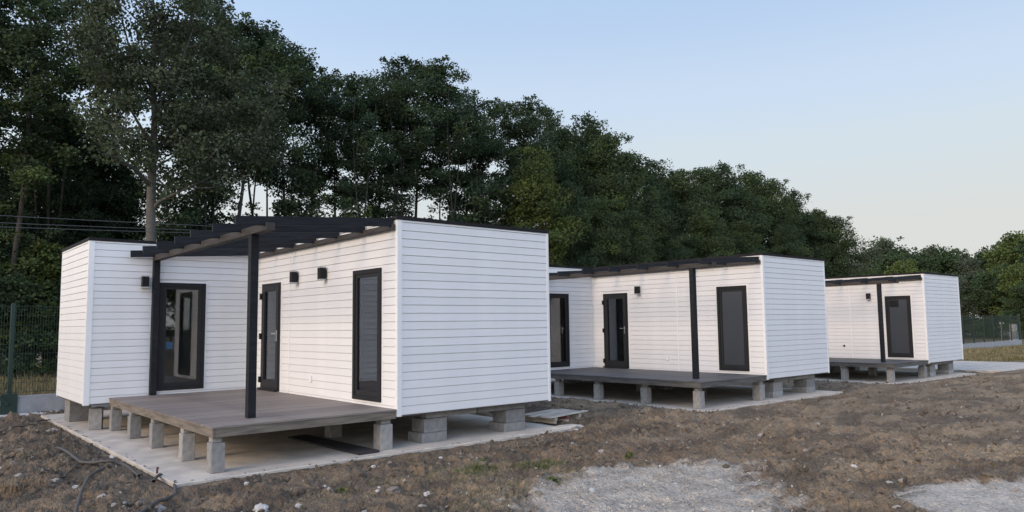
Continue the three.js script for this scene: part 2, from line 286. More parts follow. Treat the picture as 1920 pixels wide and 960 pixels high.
function buildDoor(house, px, pz, ry, o) {
  const d = grp('door', house, px, B0, pz, ry), [x0, x1, y0, y1] = o;
  part('frame', frameGeo(x0, x1, y0, y1, -.09, .022, .045, .03), M.frame, d);
  part('door_leaf', frameGeo(x0 + .047, x1 - .047, y0 + .033, y1 - .047, -.05, .03, .10, .15), M.frame2, d);
  part('pane', bx(x1 - x0 - .27, y1 - y0 - .3, .006), M.glass, d, (x0 + x1) / 2, (y0 + y1) / 2 + .04, -.004);
  part('threshold', bx(x1 - x0 - .02, .03, .07, .004), M.frame, d, (x0 + x1) / 2, y0 + .015, .058);
  for (const f of [.09, .5, .88]) part('hinge', bx(.05, .11, .04, .006), M.lampBlack, d, x0 + .012, y0 + (y1 - y0) * f, .044);
  const hx = x1 - .1, hy = y0 + 1.0, hg = mergeGeometries([boxAt(hx - .016, hx + .016, hy - .11, hy + .09, .03, .04), boxAt(hx - .009, hx + .009, hy + .02, hy + .04, .04, .085), boxAt(hx - .12, hx + .011, hy + .02, hy + .04, .07, .088)]);
  part('handle', hg, M.metal, d);
}
function wallLamp(house, px, py, pz, ry) {
  const l = grp('wall_lamp', house, px, py, pz, ry);
  part('housing', bx(.108, .178, .104, .008), M.lampBlack, l, 0, 0, .075);
  part('bracket', bx(.07, .12, .026, .003), M.lampBlack, l, 0, 0, .013);
  for (const y of [-.1, .1]) part('cap', bx(.116, .022, .111, .004), M.capGrey, l, 0, y, .077);
}
const R90 = Math.PI / 2;
function buildHouse(i, o) {
  const [hx, hy, hz, ht] = HOUSES[i];
  const h = thing('modular_house', o.label, 'house', hx, hy, hz, ht, 'white modular houses in a row');
  const win = [-1.2465, -.418, .165, 2.094], door = [-4.80, -3.965, .108, 2.062], wwin = [A - 1.751, A - .9595, .163, 2.066];
  if (i === 1) { door[0] = -4.716; door[1] = -3.883; win[0] = -1.19; }
  if (i === 2) win[0] = -1.19;
  buildWall(h, 0, 0, 0, 0, W, [], [], .072, .045);
  buildWall(h, 0, 0, -R90, -D, 0, [door, win], o.joints, .004, .05);
  buildWall(h, -A, -D, 0, 0, A, [wwin], [], .085, .022);
  buildWall(h, -A, -D, -R90, -W2, 0, [], [], .03, .05);
  buildWall(h, W, 0, R90, 0, D + W2, [], [], .05, .05);
  buildWall(h, W, -D - W2, Math.PI, 0, W + A, [], [], .05, .05);
  // corner trims, L-shaped
  const corner = (x, z, a, b, sx, sz) => part('corner_trim', mergeGeometries([boxAt(Math.min(x, x + sx * a), Math.max(x, x + sx * a), B0 - .004, B0 + H - .001, z - (sz > 0 ? .02 : -.003), z + (sz > 0 ? .003 : .02)), boxAt(x - (sx > 0 ? .003 : .02) , x + (sx > 0 ? .02 : .003), B0 - .004, B0 + H - .001, Math.min(z - sz * .0205, z - sz * b), Math.max(z - sz * .0205, z - sz * b))]), M.trim, h);
  corner(0, 0, .074, .052, 1, 1); corner(W, 0, .047, .052, -1, 1); corner(-A, -D, .087, .052, 1, 1); corner(-A, -D - W2, .04, .032, 1, -1); corner(W, -D - W2, .05, .05, -1, -1);
  box('corner_trim', M.trim, h, -.022, -.001, B0 + .002, B0 + H - .002, -D + .0012, -D + .02);
  // roof, floor
  const rf = part('roof', mergeGeometries([boxAt(-.012, W + .012, B0 + H, B0 + H + .052, -D - W2 - .012, .012), boxAt(-A - .012, -.013, B0 + H, B0 + H + .050, -D - W2 - .012, -D + .012)]), M.roof, h);
  rf.userData = {};
  part('ceiling', mergeGeometries([boxAt(.11, W - .11, B0 + H - .12, B0 + H - .012, -D - W2 + .11, -.11), boxAt(-A + .11, .109, B0 + H - .12, B0 + H - .012, -D - W2 + .11, -D - .11)]), M.inner, h);
  part('floor', mergeGeometries([boxAt(.02, W - .02, B0 - .004, B0 + .1, -D - W2 + .02, -.02), boxAt(-A + .02, .019, B0 - .004, B0 + .1, -D - W2 + .02, -D - .02)]), M.under, h);
  part('inner_lining', mergeGeometries([boxAt(.125, W - .125, B0 + .101, B0 + H - .121, -D - W2 + .11, -D - W2 + .12), boxAt(W - .12, W - .11, B0 + .101, B0 + H - .121, -D - W2 + .13, -.12), boxAt(-A + .12, .12, B0 + .101, B0 + H - .121, -D - W2 + .11, -D - W2 + .12)]), M.inner, h);
  buildWindow(h, 0, 0, -R90, win, i ? M.tint : M.glass, i === 2);
  buildDoor(h, 0, 0, -R90, door);
  buildWindow(h, -A, -D, 0, wwin, M.glass, false);
  if (!i) part('sticker', bx(.11, .13, .001), std([.02, .07, .14], .6), h, -A + wwin[0] + .19, B0 + .95, -D - .008);
  for (const z of o.lamps) wallLamp(h, 0, B0 + 2.11, z, -R90);
  if (o.wingLamp) { const l = wallLamp(h, o.wingLamp, B0 + 2.07, -D, 0); }
  const [sy, sz] = o.socket;
  if (i === 2) part('vent_hole', new THREE.CylinderGeometry(.035, .035, .02, 14).rotateZ(R90), M.lampBlack, h, -.005, B0 + sy, sz);
  else part('socket_plate', bx(.03, .11, .075, .006), M.trim, h, -.012, B0 + sy, sz);
  return h;
}
buildHouse(0, { label: 'white clapboard modular house with three wall lamps, brown deck in front', joints: [-3.6], lamps: [-3.277, -2.2], wingLamp: -2.012, socket: [.392, -2.70] });
buildHouse(1, { label: 'white clapboard modular house with dark window, standing between two others', joints: [-2.33], lamps: [-3.5], socket: [.395, -2.66] });
buildHouse(2, { label: 'white clapboard modular house with black vent flap in its window', joints: [-2.32], lamps: [-1.68], socket: [.498, -2.587] });

// decks and pergolas
const names3 = [['three-lamp house', 'brown'], ['middle house', 'grey'], ['vent-flap house', 'grey']];
const AD = 2.5, DT = B0 + .1;
HOUSES.forEach(([hx, hy, hz, ht], i) => {
  const deck = thing('wooden_deck', `${names3[i][1]} board deck on concrete blocks at the ${names3[i][0]}`, 'deck', hx, hy, hz, ht, 'raised decks in front of the houses');
  const n = 36, pitch = (D - .012) / n, mats = i ? M.deckB : M.deckA, r = rng(40 + i);
  for (let k = 0; k < n; k++) {
    const z1 = -k * pitch - .0, m = box('deck_board', mats[Math.floor(r() * mats.length)], deck, -AD, -.006, DT - .024, DT, z1 - pitch + .007, z1, .002);
    m.position.y += (r() - .5) * .0016; m.position.x += (r() - .5) * .008;
  }
  box('front_fascia', i ? M.fasciaB : M.fascia, deck, -AD + .048, -.012, DT - .125, DT - .0255, -.052, -.008, .003);
  for (const [a, b] of [[-.008, -1.28], [-1.284, -2.72], [-2.724, -D + .02]]) box('side_fascia', i ? M.fasciaB : M.fascia, deck, -AD + .008, -AD + .046, DT - .125, DT - .0255, b, a, .003);
  for (let k = 1; k <= 6; k++) box('joist', M.fasciaB, deck, -AD + .4 * k - .022, -AD + .4 * k + .022, DT - .12, DT - .0255, -D + .03, -.056);
  const per = thing('pergola', `dark stained pergola with seven rafters over the deck of the ${names3[i][0]}`, 'pergola', hx, hy, hz, ht, 'pergolas over the decks');
  if (i) per.position.y -= .05;
  const px = -1.83, topB = z => B0 + 2.565 + z * .004;
  for (const z of [-.575, -D + .055]) { const m = box('post', M.stain[0], per, px - .052, px + .052, DT + (i ? .052 : .002), topB(z) - .1, z - .052, z + .052, .004); }
  const dir = (name, x0, x1, yA, yB, h, z0, z1, m) => { const L = z0 - z1, g = bx(x1 - x0, h, L, .004); const b = part(name, g, m, per, (x0 + x1) / 2, (yA + yB) / 2 - h / 2, (z0 + z1) / 2); b.rotation.x = Math.atan2(yB - yA, z0 - z1); return b; };
  dir('beam', px - .055, px + .055, topB(0), topB(-D), .1, -.02, -D + .012, M.beam);
  dir('ledger', -.062, -.018, B0 + 2.688, B0 + 2.655, .078, -.03, -D + .012, M.beam);
  for (let k = 0; k < 7; k++) {
    const z = -.085 - k * .815, s = rng(70 + k + 10 * i);
    const yL = topB(z) + .062, yR = B0 + 2.758 - k * .005, x0 = -2.27 + (s() - .5) * .05, x1 = -.02, L = Math.hypot(x1 - x0, yR - yL);
    const b = part('rafter', bx(L, .115, .045, .003), M.stain[k % 3], per, (x0 + x1) / 2, (yL + yR) / 2 - .055, z); b.rotation.z = Math.atan2((yR - yL) , 1.83) * .95;
  }
});

// concrete blocks, lintels
const rB = rng(77);
function block(w, h, d, x, y, z, i, label, turn = 0) {
  const [hx, hy, hz, ht] = HOUSES[i]; const c = Math.cos(ht), s = Math.sin(ht);
  const m = single('concrete_block', bx(w, h, d, .008), M.blocks[Math.floor(rB() * 4)], label, 'block', `blocks under the ${names3[i][0]}`);
  m.position.set(hx + c * x + s * z, hy + y + h / 2 + .001, hz - s * x + c * z); m.rotation.y = ht + turn; return m;
}
HOUSES.forEach((_, i) => {
  const nm = names3[i][0], zs = i ? [-.17, -1.5, -2.85, -4.12] : [-.12, -1.2, -2.58, -3.8, -5.0], bxX = i ? -2.33 : -2.40;
  zs.forEach((z, k) => {
    block(.16, .345, .17, bxX - .01, 0, z, i, `upright grey block under the side of the deck at the ${nm}`, (rB() - .5) * .12);
    block(.115, DT - .125 - .349, .12, bxX - .02, .347, z, i, `small packer on an upright block under the deck at the ${nm}`, (rB() - .5) * .1);
  });
  block(.19, .345, .2, -.14, 0, -.14, i, `upright grey block under the deck corner beside the wall at the ${nm}`);
  block(.15, DT - .125 - .349, .16, -.14, .347, -.14, i, `small packer at the deck corner beside the wall at the ${nm}`);
  for (const z of [-1.65, -3.4]) block(.2, .4, .2, -.12, 0, z, i, `upright grey block in the dark under the inner deck edge at the ${nm}`);
  // stacks under the front wall
  for (const [k, x] of [[0, .76], [1, 2.3]]) {
    block(.44, .135, .38, x - .02, 0, -.36, i, `lower block of the ${k ? 'outer' : 'inner'} stack under the front wall of the ${nm}`);
    block(.40, .2, .34, x + .01, .137, -.35, i, `upper block of the ${k ? 'outer' : 'inner'} stack under the front wall of the ${nm}`, (rB() - .5) * .06);
  }
  for (const [a, b, k] of [[.6, 1.52, 0], [1.55, 2.5, 1]]) { const m = block(b - a, .085, .2, (a + b) / 2, .345, -.27, i, `${k ? 'outer' : 'inner'} flat lintel bridging the stacks under the front wall of the ${nm}`); m.name = numbered('concrete_lintel'); m.userData.category = 'lintel'; }
  for (const [x, z] of [[.7, -3.4], [2.2, -3.4], [.7, -6.6], [2.2, -6.6]]) block(.4, .43, .4, x, 0, z, i, `grey block pier in the dark under the floor of the ${nm}`);
  block(.36, .425, .36, -2.6, 0, -7.05, i, `large weathered block under the outer end of the wing at the ${nm}`, .05);
  block(.2, .36, .2, -2.62, 0, -5.42, i, `upright grey block under the wing corner at the ${nm}`, -.3);
  block(.26, .425, .26, -1.3, 0, -6.2, i, `grey block pier in the dark under the wing of the ${nm}`);
});

// ---------------------------------------------------------------- things lying about
{ // pallet-like stack of boards beside the first pad
  const g = thing('board_pallet', 'pale weathered plank pallet lying beside the pad of the house with three wall lamps', 'pallet', 3.62, groundY(3.7, -.8) + .0, -.72, .12); g.scale.set(.88, .72, .9);
  for (let k = 0; k < 6; k++) { const m = part('plank', bx(1.0 + (k % 3) * .1, .02, .125, .003), M.pallet[k % 3], g, (k % 2) * .06, .165 + (k % 2) * .004, -.33 + k * .134); m.rotation.y = (rB() - .5) * .05; m.rotation.z = .03; }
  for (const x of [-.36, .02, .4]) part('runner', bx(.08, .085, .78, .004), x > 0 && x < .1 ? M.palletRed : M.pallet[1], g, x, .105, 0);
  for (const x of [-.36, .02, .4]) part('foot_board', bx(.09, .06, .74, .004), M.pallet[0], g, x, .03, 0);
}
{ const m = single('rubber_mat_strip', bx(.32, .03, 2.1, .006), M.mat, 'flat black strip lying on the concrete pad under the brown deck', 'strip'); m.position.set(-.5, .017, -.98); m.rotation.y = .03; }
function lay(pxs, y0, lift = .012) { return pxs.map(([u, v, l]) => { let p = onY(u, v, y0); for (let k = 0; k < 8; k++) p = onY(u, v, groundY(p.x, p.z) + (l ?? lift)); return p; }); }
function layCurve(pxs, y0, n) { const c = new THREE.CatmullRomCurve3(pxs.map(([u, v, l]) => V(u, v, (l ?? .015) * 1000))); return c.getPoints(n).flatMap(p => lay([[p.x, p.y, p.z / 1000]], y0)); }
function laidTube(pxs, y0, r0, r1, n = 50, seg = 7) { const p = layCurve(pxs, y0, n), q = p.map((a, i) => { const b = V(0, 0, 0); let k = 0; let top = -9; for (let d = -4; d <= 4; d++) { const e = p[i + d]; if (e) { b.add(e); k++; top = Math.max(top, e.y); } } b.multiplyScalar(1 / k); b.y = top; return b; }); for (let pass = 0; pass < 3; pass++) for (let i = 1; i < q.length - 1; i++) q[i].lerp(q[i - 1].clone().add(q[i + 1]).multiplyScalar(.5), .6); return tube(q, q.map((_, i) => r0 + (r1 - r0) * i / n), seg); }
function curveTube(pts, r0, r1, n = 60, seg = 7) { const c = new THREE.CatmullRomCurve3(pts), p = c.getPoints(n); return tube(p, p.map((_, i) => r0 + (r1 - r0) * i / n), seg); }
single('cable', laidTube([[95, 846], [122, 848], [135, 862], [150, 876], [170, 875, .03], [195, 871, .07], [215, 873, .06], [240, 883, .03], [270, 901, .02]], -.1, .018, .018), M.cable, 'thin grey cable end curving over the soil up to the pad edge', 'cable');
single('pipe', laidTube([[283, 907, .02], [300, 902, .05], [318, 906, .05], [326, 918, .02], [330, 930], [322, 942], [303, 952], [275, 962], [240, 985]], -.1, .019, .017), M.cable, 'dark bent hose curling around the pad corner', 'hose');
single('cable', laidTube([[200, 880, .02], [185, 888], [170, 900], [160, 915], [153, 930], [146, 948], [142, 965], [139, 990]], -.1, .016, .016), M.cable, 'pale grey cable running from the heaped soil towards the open dirt', 'cable');
single('cable', laidTube([[-20, 820], [0, 815], [30, 805], [60, 799], [85, 792], [110, 790, .02], [125, 790, .03]], -.05, .012, .012, 40), M.cable, 'dark cable crossing the soil heap in front of the fence', 'cable');
single('branch', mergeGeometries([laidTube([[110, 905], [128, 894], [142, 882], [150, 876, .03]], -.1, .014, .006, 12, 5), laidTube([[70, 900], [82, 893], [95, 897]], -.1, .008, .004, 8, 5)]), M.twig, 'thin brown root lying in the soil heap', 'root');
{ const p = onY(293, 897, -.06); single('rebar', tube([V(p.x, p.y - .1, p.z), V(p.x + .005, p.y + .1, p.z + .01), V(p.x + .012, p.y + .13, p.z + .01)], [.012, .012, .015], 6), std([.10, .045, .03], .9), 'short rusty rod sticking up beside the pad edge', 'rod'); }
{ const p = lay([[1680, 930], [1735, 918]], -.1, .02); single('stick', tube([p[0], p[0].clone().lerp(p[1], .5).add(V(0, .01, .01)), p[1]], [.012, .015, .01], 6), M.pallet[1], 'pale wooden stick at the edge of the pale concrete patch', 'stick'); }
{ // broken concrete chunk at the end of the first pad
  const p = onY(1060, 806, -.05), g = new THREE.IcosahedronGeometry(1, 2), a = g.attributes.position; for (let i = 0; i < a.count; i++) { const k = 1 + .25 * n3(a.getX(i) * 1.3, a.getY(i) * 1.3, a.getZ(i) * 1.3); a.setXYZ(i, a.getX(i) * k * .34, Math.max(-.5, Math.min(.55, a.getY(i))) * k * .085, a.getZ(i) * k * .12); } g.computeVertexNormals();
  const m = single('concrete_rubble', g, M.pad, 'long pale lump of spilled concrete past the end of the pad', 'rubble'); m.position.set(p.x, groundY(p.x, p.z) + .02, p.z); m.rotation.y = -.05; }
// stones
{
  const geos = []; for (let k = 0; k < 7; k++) { const g = new THREE.IcosahedronGeometry(1, 2), a = g.attributes.position; for (let i = 0; i < a.count; i++) { const x = a.getX(i), y = a.getY(i), z = a.getZ(i), f = 1 + .34 * n3(x * .9 + k * 9, y * .9, z * .9) + .1 * n3(x * 2.7, y * 2.7 + k * 5, z * 2.7); a.setXYZ(i, x * f * (1 + .25 * Math.sin(k)), y * f * .62, z * f * .85); } g.computeVertexNormals(); geos.push(g); }
  const r = rng(123), spots = [];
  for (const [u, v, s] of [[436, 882, .05], [462, 907, .035], [393, 928, .06], [613, 878, .045], [700, 875, .035], [731, 868, .03], [738, 922, .09], [786, 917, .05], [862, 859, .045], [885, 859, .03], [950, 833, .03], [930, 856, .025], [800, 927, .05], [1073, 833, .045], [1005, 884, .035], [1008, 830, .03], [143, 915, .05], [225, 925, .03], [262, 946, .06], [214, 947, .035], [300, 955, .07], [490, 957, .1], [560, 950, .05], [1110, 920, .045], [1510, 845, .04], [1565, 862, .035], [1603, 876, .045], [1490, 862, .03], [1380, 832, .035], [1900, 856, .05], [1790, 903, .04], [1668, 905, .035], [1862, 915, .05], [1905, 922, .06], [1590, 820, .03], [40, 846, .07], [25, 868, .05], [35, 893, .05], [98, 809, .09], [1240, 818, .03], [1290, 840, .03]]) spots.push([...lay([[u, v]], -.1, 0)[0].toArray(), s]);
  while (spots.length < 280) { const x = -5 + r() * 14, z = -5 + r() * 12; if (inPad(x, z, .04) || (x < -2.9 ? z > 1.5 : false) || polyDist(PATCH, x, z) < 0) continue; if (z > 6.6 && x < 0) continue; const s = .013 + .04 * r() ** 2.6; spots.push([x, groundY(x, z), z, s]); }
  for (const [x, y, z, s] of spots) { const m = single('stone', geos[Math.floor(r() * 7)], M.stone[Math.floor(r() * 5)], 'pale stone lying on the bare brown soil', 'stone', 'stones scattered over the soil'); m.position.set(x, y + s * .08, z); m.scale.setScalar(s * .8); m.rotation.set((r() - .5) * .5, r() * 6.28, (r() - .5) * .5); }
  // clods and grit nobody could count
  const clodM = std([.215, .175, .132], .95, { map: rep(soilMap, 2), bumpMap: rep(soilBump, 2), bumpScale: .01 });
  const fill = (name, n, size, mat, label, cat) => { const im = new THREE.InstancedMesh(geos[2], mat, n), o = new THREE.Object3D(), c = new THREE.Color(); let k = 0; while (k < n) { const x = -6 + 28 * r() ** 1.5, z = -7.5 + r() * 15; if (inPad(x, z, .03) || polyDist(PATCH, x, z) < .03 || r() < sandAt(x, z) * .97) continue; if (n2b(x * .9, z * .9) + .4 < r() * 1.1) continue; const s = size * (.3 + r() ** 3 * 1.7); o.position.set(x, groundY(x, z) + s * .2, z); o.scale.set(s * (.8 + r() * .6), s * (.6 + r() * .5), s); o.rotation.set(r() * 6, r() * 6, r() * 6); o.updateMatrix(); im.setMatrixAt(k, o.matrix); const b = .7 + r() * .6; c.setRGB(b, b, b); im.setColorAt(k, c); k++; } im.name = name; shadows(im); scene.add(im); tag(im, label, cat, null, 'stuff'); };
  fill('soil_clods', 18000, .019, clodM, 'crumbs and clods of dark brown soil all over the dirt', 'soil');
  { const n = 1100, im = new THREE.InstancedMesh(geos[3], std([.50, .465, .41], .9), n), o = new THREE.Object3D(), c = new THREE.Color(); let k = 0; while (k < n) { const x = -2 + r() * 5.4, z = 2 + r() * 4.6, q = Math.max(sandAt(x, z), .5 * sstep(.5, 0, polyDist(SAND, x, z))); if (r() > q * .9) continue; const s = .004 + .009 * r() ** 5; o.position.set(x, groundY(x, z) + s * .2, z); o.scale.set(s, s * .7, s); o.rotation.set(r() * 6, r() * 6, r() * 6); o.updateMatrix(); im.setMatrixAt(k, o.matrix); const b = .72 + r() * .45; c.setRGB(b, b, b * .97); im.setColorAt(k++, c); } im.name = 'sand_gravel'; shadows(im); scene.add(im); tag(im, 'pale fine gravel of the sand patch spilling into the soil', 'gravel', null, 'stuff'); }
  { const n = 1500, im = new THREE.InstancedMesh(geos[1], clodM, n), o = new THREE.Object3D(), c = new THREE.Color(); let k = 0; while (k < n) { const p = PADS[Math.floor(r() * 3)], side = r() < .55, e = (r() ** 2.5) * .11 - .03, x = side ? p[0] + (p[1] - p[0]) * r() : p[0] + e, z = side ? p[4] - e : p[4] - (p[4] - p[3]) * r(); if (n2b(x * 1.4, z * 1.4) < r() * 1.6 - .9) continue; const s = .004 + .012 * r() ** 3, on = x > p[0] && z < p[4]; o.position.set(x, (on ? p[2] : groundY(x, z)) + s * .25, z); o.scale.set(s * 1.2, s * .6, s); o.rotation.set((r() - .5) * .6, r() * 6, (r() - .5) * .6); o.updateMatrix(); im.setMatrixAt(k, o.matrix); const b = 1 + r() * .6; c.setRGB(b, b, b); im.setColorAt(k++, c); } im.name = 'soil_crumbs'; shadows(im); scene.add(im); tag(im, 'crumbs of soil spilled over the edges of the concrete pads', 'soil', null, 'stuff'); }
  fill('grit', 3500, .011, M.stone[0], 'fine pale grit strewn over the soil', 'gravel');
}
// grass and weeds
function bladeTuft(n, h, w, spread, seed, curve = .5) {
  const r = rng(seed), pos = [], col = [];
  for (let k = 0; k < n; k++) { const a = r() * 6.28, d = spread * Math.sqrt(r()), x = Math.cos(a) * d, z = Math.sin(a) * d, t = r() * 6.28, L = h * (.5 + r() * .7), bX = Math.cos(t) * L * curve * r(), bZ = Math.sin(t) * L * curve * r(), wx = -Math.sin(t) * w, wz = Math.cos(t) * w, q = .75 + r() * .5;
    const m = [x + bX * .35, L * .6, z + bZ * .35], tip = [x + bX, L, z + bZ];
    pos.push(x - wx, 0, z - wz, x + wx, 0, z + wz, m[0] + wx * .7, m[1], m[2] + wz * .7, x - wx, 0, z - wz, m[0] + wx * .7, m[1], m[2] + wz * .7, m[0] - wx * .7, m[1], m[2] - wz * .7, m[0] - wx * .7, m[1], m[2] - wz * .7, m[0] + wx * .7, m[1], m[2] + wz * .7, ...tip);
    for (let c = 0; c < 9; c++) col.push(q, q, q); }
  const g = new THREE.BufferGeometry(); g.setAttribute('position', new THREE.Float32BufferAttribute(pos, 3)); g.setAttribute('color', new THREE.Float32BufferAttribute(col, 3)); g.computeVertexNormals(); return g;
}
function scatter(name, geo, mat, pts, label, cat, cols) { const im = new THREE.InstancedMesh(geo, mat, pts.length), o = new THREE.Object3D(), r = rng(pts.length), c = new THREE.Color(); pts.forEach(([x, z, s], k) => { o.position.set(x, groundY(x, z) - .005, z); o.rotation.y = r() * 6.28; o.scale.set(s, s * (.6 + r() * .7), s); o.updateMatrix(); im.setMatrixAt(k, o.matrix); const a = cols[Math.floor(r() * cols.length)], b = .8 + r() * .4; c.setRGB(a[0] * b, a[1] * b, a[2] * b); im.setColorAt(k, c); }); im.name = name; shadows(im); scene.add(im); tag(im, label, cat, null, 'stuff'); return im; }
const grassMat = new THREE.MeshStandardMaterial({ vertexColors: true, roughness: .9 });
{
  const r = rng(311), pts = [];
  while (pts.length < 1800) { const x = -3.2 + r() * 6.5, z = .4 + r() * 4.6; if (r() < dryAt(x, z) * 1.2 - .25 * (n2b(x * 3, z * 3) > 0)) pts.push([x, z, .5 + r() * .7]); }
  scatter('dry_grass', bladeTuft(9, .036, .002, .06, 5, 2.2), grassMat, pts, 'short straw-coloured dry grass around the pale sand patch', 'grass', [[.26, .195, .12], [.22, .165, .10], [.19, .155, .085], [.30, .235, .15], [.15, .14, .07]]);
  const gp = []; while (gp.length < 260) { const a = r() * 6.28, d = r(); const c = r() < .6 ? [.75, 2.1, .45] : [-.1, 1.9, .35]; const x = c[0] + Math.cos(a) * d * c[2], z = c[1] + Math.sin(a) * d * c[2] * .45; if (sandAt(x, z) < .4) gp.push([x, z, .5 + r() * .6]); }
  scatter('green_grass', bladeTuft(10, .055, .0024, .05, 8, 1.2), grassMat, gp, 'thin green grass sprouting beside the pale sand patch', 'grass', [[.07, .11, .03], [.09, .12, .035], [.12, .13, .045]]);
  const fr = []; while (fr.length < 9000) { const x = 30 + r() * 34, z = -9.3 + r() * 13; if (z > -3.4 + (x - 31) * .36 + (r() - .5) || z < -9.0) continue; fr.push([x, z, .8 + r() * 1.3]); }
  scatter('field_grass', bladeTuft(10, .09, .007, .18, 9, 1.2), grassMat, fr, 'yellow-green grass strip in front of the far end of the fence', 'grass', [[.17, .15, .07], [.21, .175, .09], [.14, .135, .055], [.24, .195, .11]]);
  const bk = []; while (bk.length < 7000) { const x = -9 + r() * 22, z = -10.6 - r() * 18; if (Math.abs(z + 22.5) < 1.5 && r() < .9) continue; bk.push([x, z, .7 + r() * 1.2]); }
  scatter('verge_grass', bladeTuft(10, .15, .006, .16, 10, 1), grassMat, bk, 'brownish dry grass behind the mesh fence', 'grass', [[.17, .13, .06], [.14, .13, .05], [.20, .16, .08]]);
  const tuftP = onY(40, 948, -.05), tf = single('dry_tuft', bladeTuft(420, .075, .003, .22, 12, 2.6), new THREE.MeshStandardMaterial({ vertexColors: true, color: rgb(.24, .17, .10), roughness: .9 }), 'straw-brown clump of dead grass on the soil heap', 'grass tuft'); tf.position.set(tuftP.x, groundY(tuftP.x, tuftP.z) - .01, tuftP.z);
}

for (const [i, [u, v, sz, lbl]] of [[322, 868, 1.3, 'small yellow-green weed growing at the long edge of the near pad'], [905, 872, .8, 'small green weed in the dry grass'], [1180, 858, .7, 'small green weed in bare soil past the pallet'], [640, 925, .7, 'small green weed among stones in front of the brown deck'], [1040, 905, .8, 'small green weed at the rim of the pale sand patch']].entries()) {
  const p = lay([[u, v]], -.1, 0)[0], cs = []; const r = rng(700 + i); for (let k = 0; k < 7; k++) cs.push([(r() - .5) * .1, .02 + r() * .05, (r() - .5) * .1, .03, 9]);
  const w = thing('weed', lbl, 'weed', p.x, p.y, p.z); w.scale.setScalar(sz);
  part('foliage', leavesGeo(cs, 9, .05, i ? [[.09, .13, .04], [.12, .14, .05]] : [[.24, .24, .08], [.18, .20, .06]], 800 + i), leafMat, w);
  part('stem', tube([V(0, -.02, 0), V(.004, .03, .003), V(.01, .06, 0)], [.005, .004, .002], 5), M.twig, w);
}
// ---------------------------------------------------------------- fence
{
  const FZ = -9.8, x0 = -15.37, n = 39, sp = 2.0;
  const f = thing('mesh_fence', 'dark green welded mesh fence on a low concrete base behind the houses', 'fence', 0, 0, FZ);
  const wires = []; for (let k = 0; k < 39; k++) wires.push(boxAt(-.95 + k * .05 - .0035, -.95 + k * .05 + .0035, 0, 1.84, -.0035, .0035)); for (let k = 0; k < 10; k++) wires.push(boxAt(-.97, .97, .02 + k * .2 - .004, .02 + k * .2 + .004, .004, .012));
  const wg = mergeGeometries(wires), pg = bx(.075, 2.0, .075, .004), cap = bx(.07, .015, .07, .002);
  for (let k = 0; k <= n; k++) {
    const x = x0 + k * sp, gy = padTop(x) - .08, top = gy + .40;
    const post = part('post', k === n ? bx(.12, 2.2, .12, .004) : pg, M.fence, f, x, top + .93, .0); part('post_cap', cap, M.fence, post, 0, 1.007, 0);
    if (k < n) { const pn = part('mesh_panel', wg, M.fence, f, x + sp / 2, top + .06, .03); const bw = part('base_wall', bx(sp - .004, .62, .2, .006), M.wallConc, f, x + sp / 2, top - .31, 0); }
  }
  // brace and foot plate on the left-hand post
  const xb = -3.37, gy = -.08;
  box('foot_plate', M.fence, f, xb - .16, xb + .13, gy + .05, gy + .46, .102, .15, .004);
  const b1 = part('brace', bx(.07, 1.1, .05, .004), M.fence, f, xb - .42, gy + .62, .16); b1.rotation.z = .8;
  box('skirt_plate', M.fence, f, xb - 1.6, xb - .17, gy + .02, gy + .24, .102, .14, .004);
  structure('footpath', boxAt(-13, -2.45, -.16, -.035, -9.69, -9.35), M.pale);
}
// ---------------------------------------------------------------- trees
function leavesGeo(centres, perM, leaf, pal, seed) { // centres: [x,y,z,radius]
  const r = rng(seed); let n = 0; for (const c of centres) n += c[4] ?? perM;
  const pos = new Float32Array(n * 12), col = new Float32Array(n * 12), idx = new Uint32Array(n * 6); let k = 0;
  const a = V(0, 0, 0), b = V(0, 0, 0), nn = V(0, 0, 0), dir = V(0, 0, 0);
  for (const c of centres) {
    const m = c[4] ?? perM, tone = .75 + r() * .5, pc = pal[Math.floor(r() * pal.length)];
    for (let i = 0; i < m; i++) {
      do dir.set(r() * 2 - 1, r() * 2 - 1, r() * 2 - 1); while (dir.lengthSq() > 1); const sp = c[3] * (r() < .12 ? 1.75 : 1.3), x = c[0] + dir.x * sp, y = c[1] + dir.y * sp * .68, z = c[2] + dir.z * sp;
      a.set(r() - .5, (r() - .62) * .8, r() - .5).normalize(); b.set(r() - .5, r() - .5, r() - .5).cross(a).normalize(); nn.crossVectors(a, b);
      const L = leaf * (.65 + r() * .7), w = L * (.3 + r() * .14), f = L * .08, o = k * 12;
      pos[o] = x; pos[o + 1] = y; pos[o + 2] = z;
      pos[o + 3] = x + a.x * L * .5 + b.x * w + nn.x * f; pos[o + 4] = y + a.y * L * .5 + b.y * w + nn.y * f; pos[o + 5] = z + a.z * L * .5 + b.z * w + nn.z * f;
      pos[o + 6] = x + a.x * L; pos[o + 7] = y + a.y * L; pos[o + 8] = z + a.z * L;
      pos[o + 9] = x + a.x * L * .5 - b.x * w + nn.x * f; pos[o + 10] = y + a.y * L * .5 - b.y * w + nn.y * f; pos[o + 11] = z + a.z * L * .5 - b.z * w + nn.z * f;
      const q = tone * (.86 + r() * .28); for (let v = 0; v < 4; v++) { col[o + v * 3] = pc[0] * q; col[o + v * 3 + 1] = pc[1] * q; col[o + v * 3 + 2] = pc[2] * q; }
      idx.set([k * 4, k * 4 + 1, k * 4 + 2, k * 4, k * 4 + 2, k * 4 + 3], k * 6); k++;
    }
  }
  const g = new THREE.BufferGeometry(); g.setAttribute('position', new THREE.BufferAttribute(pos, 3)); g.setAttribute('color', new THREE.BufferAttribute(col, 3)); g.setIndex(new THREE.BufferAttribute(idx, 1)); g.computeVertexNormals(); return g;
}
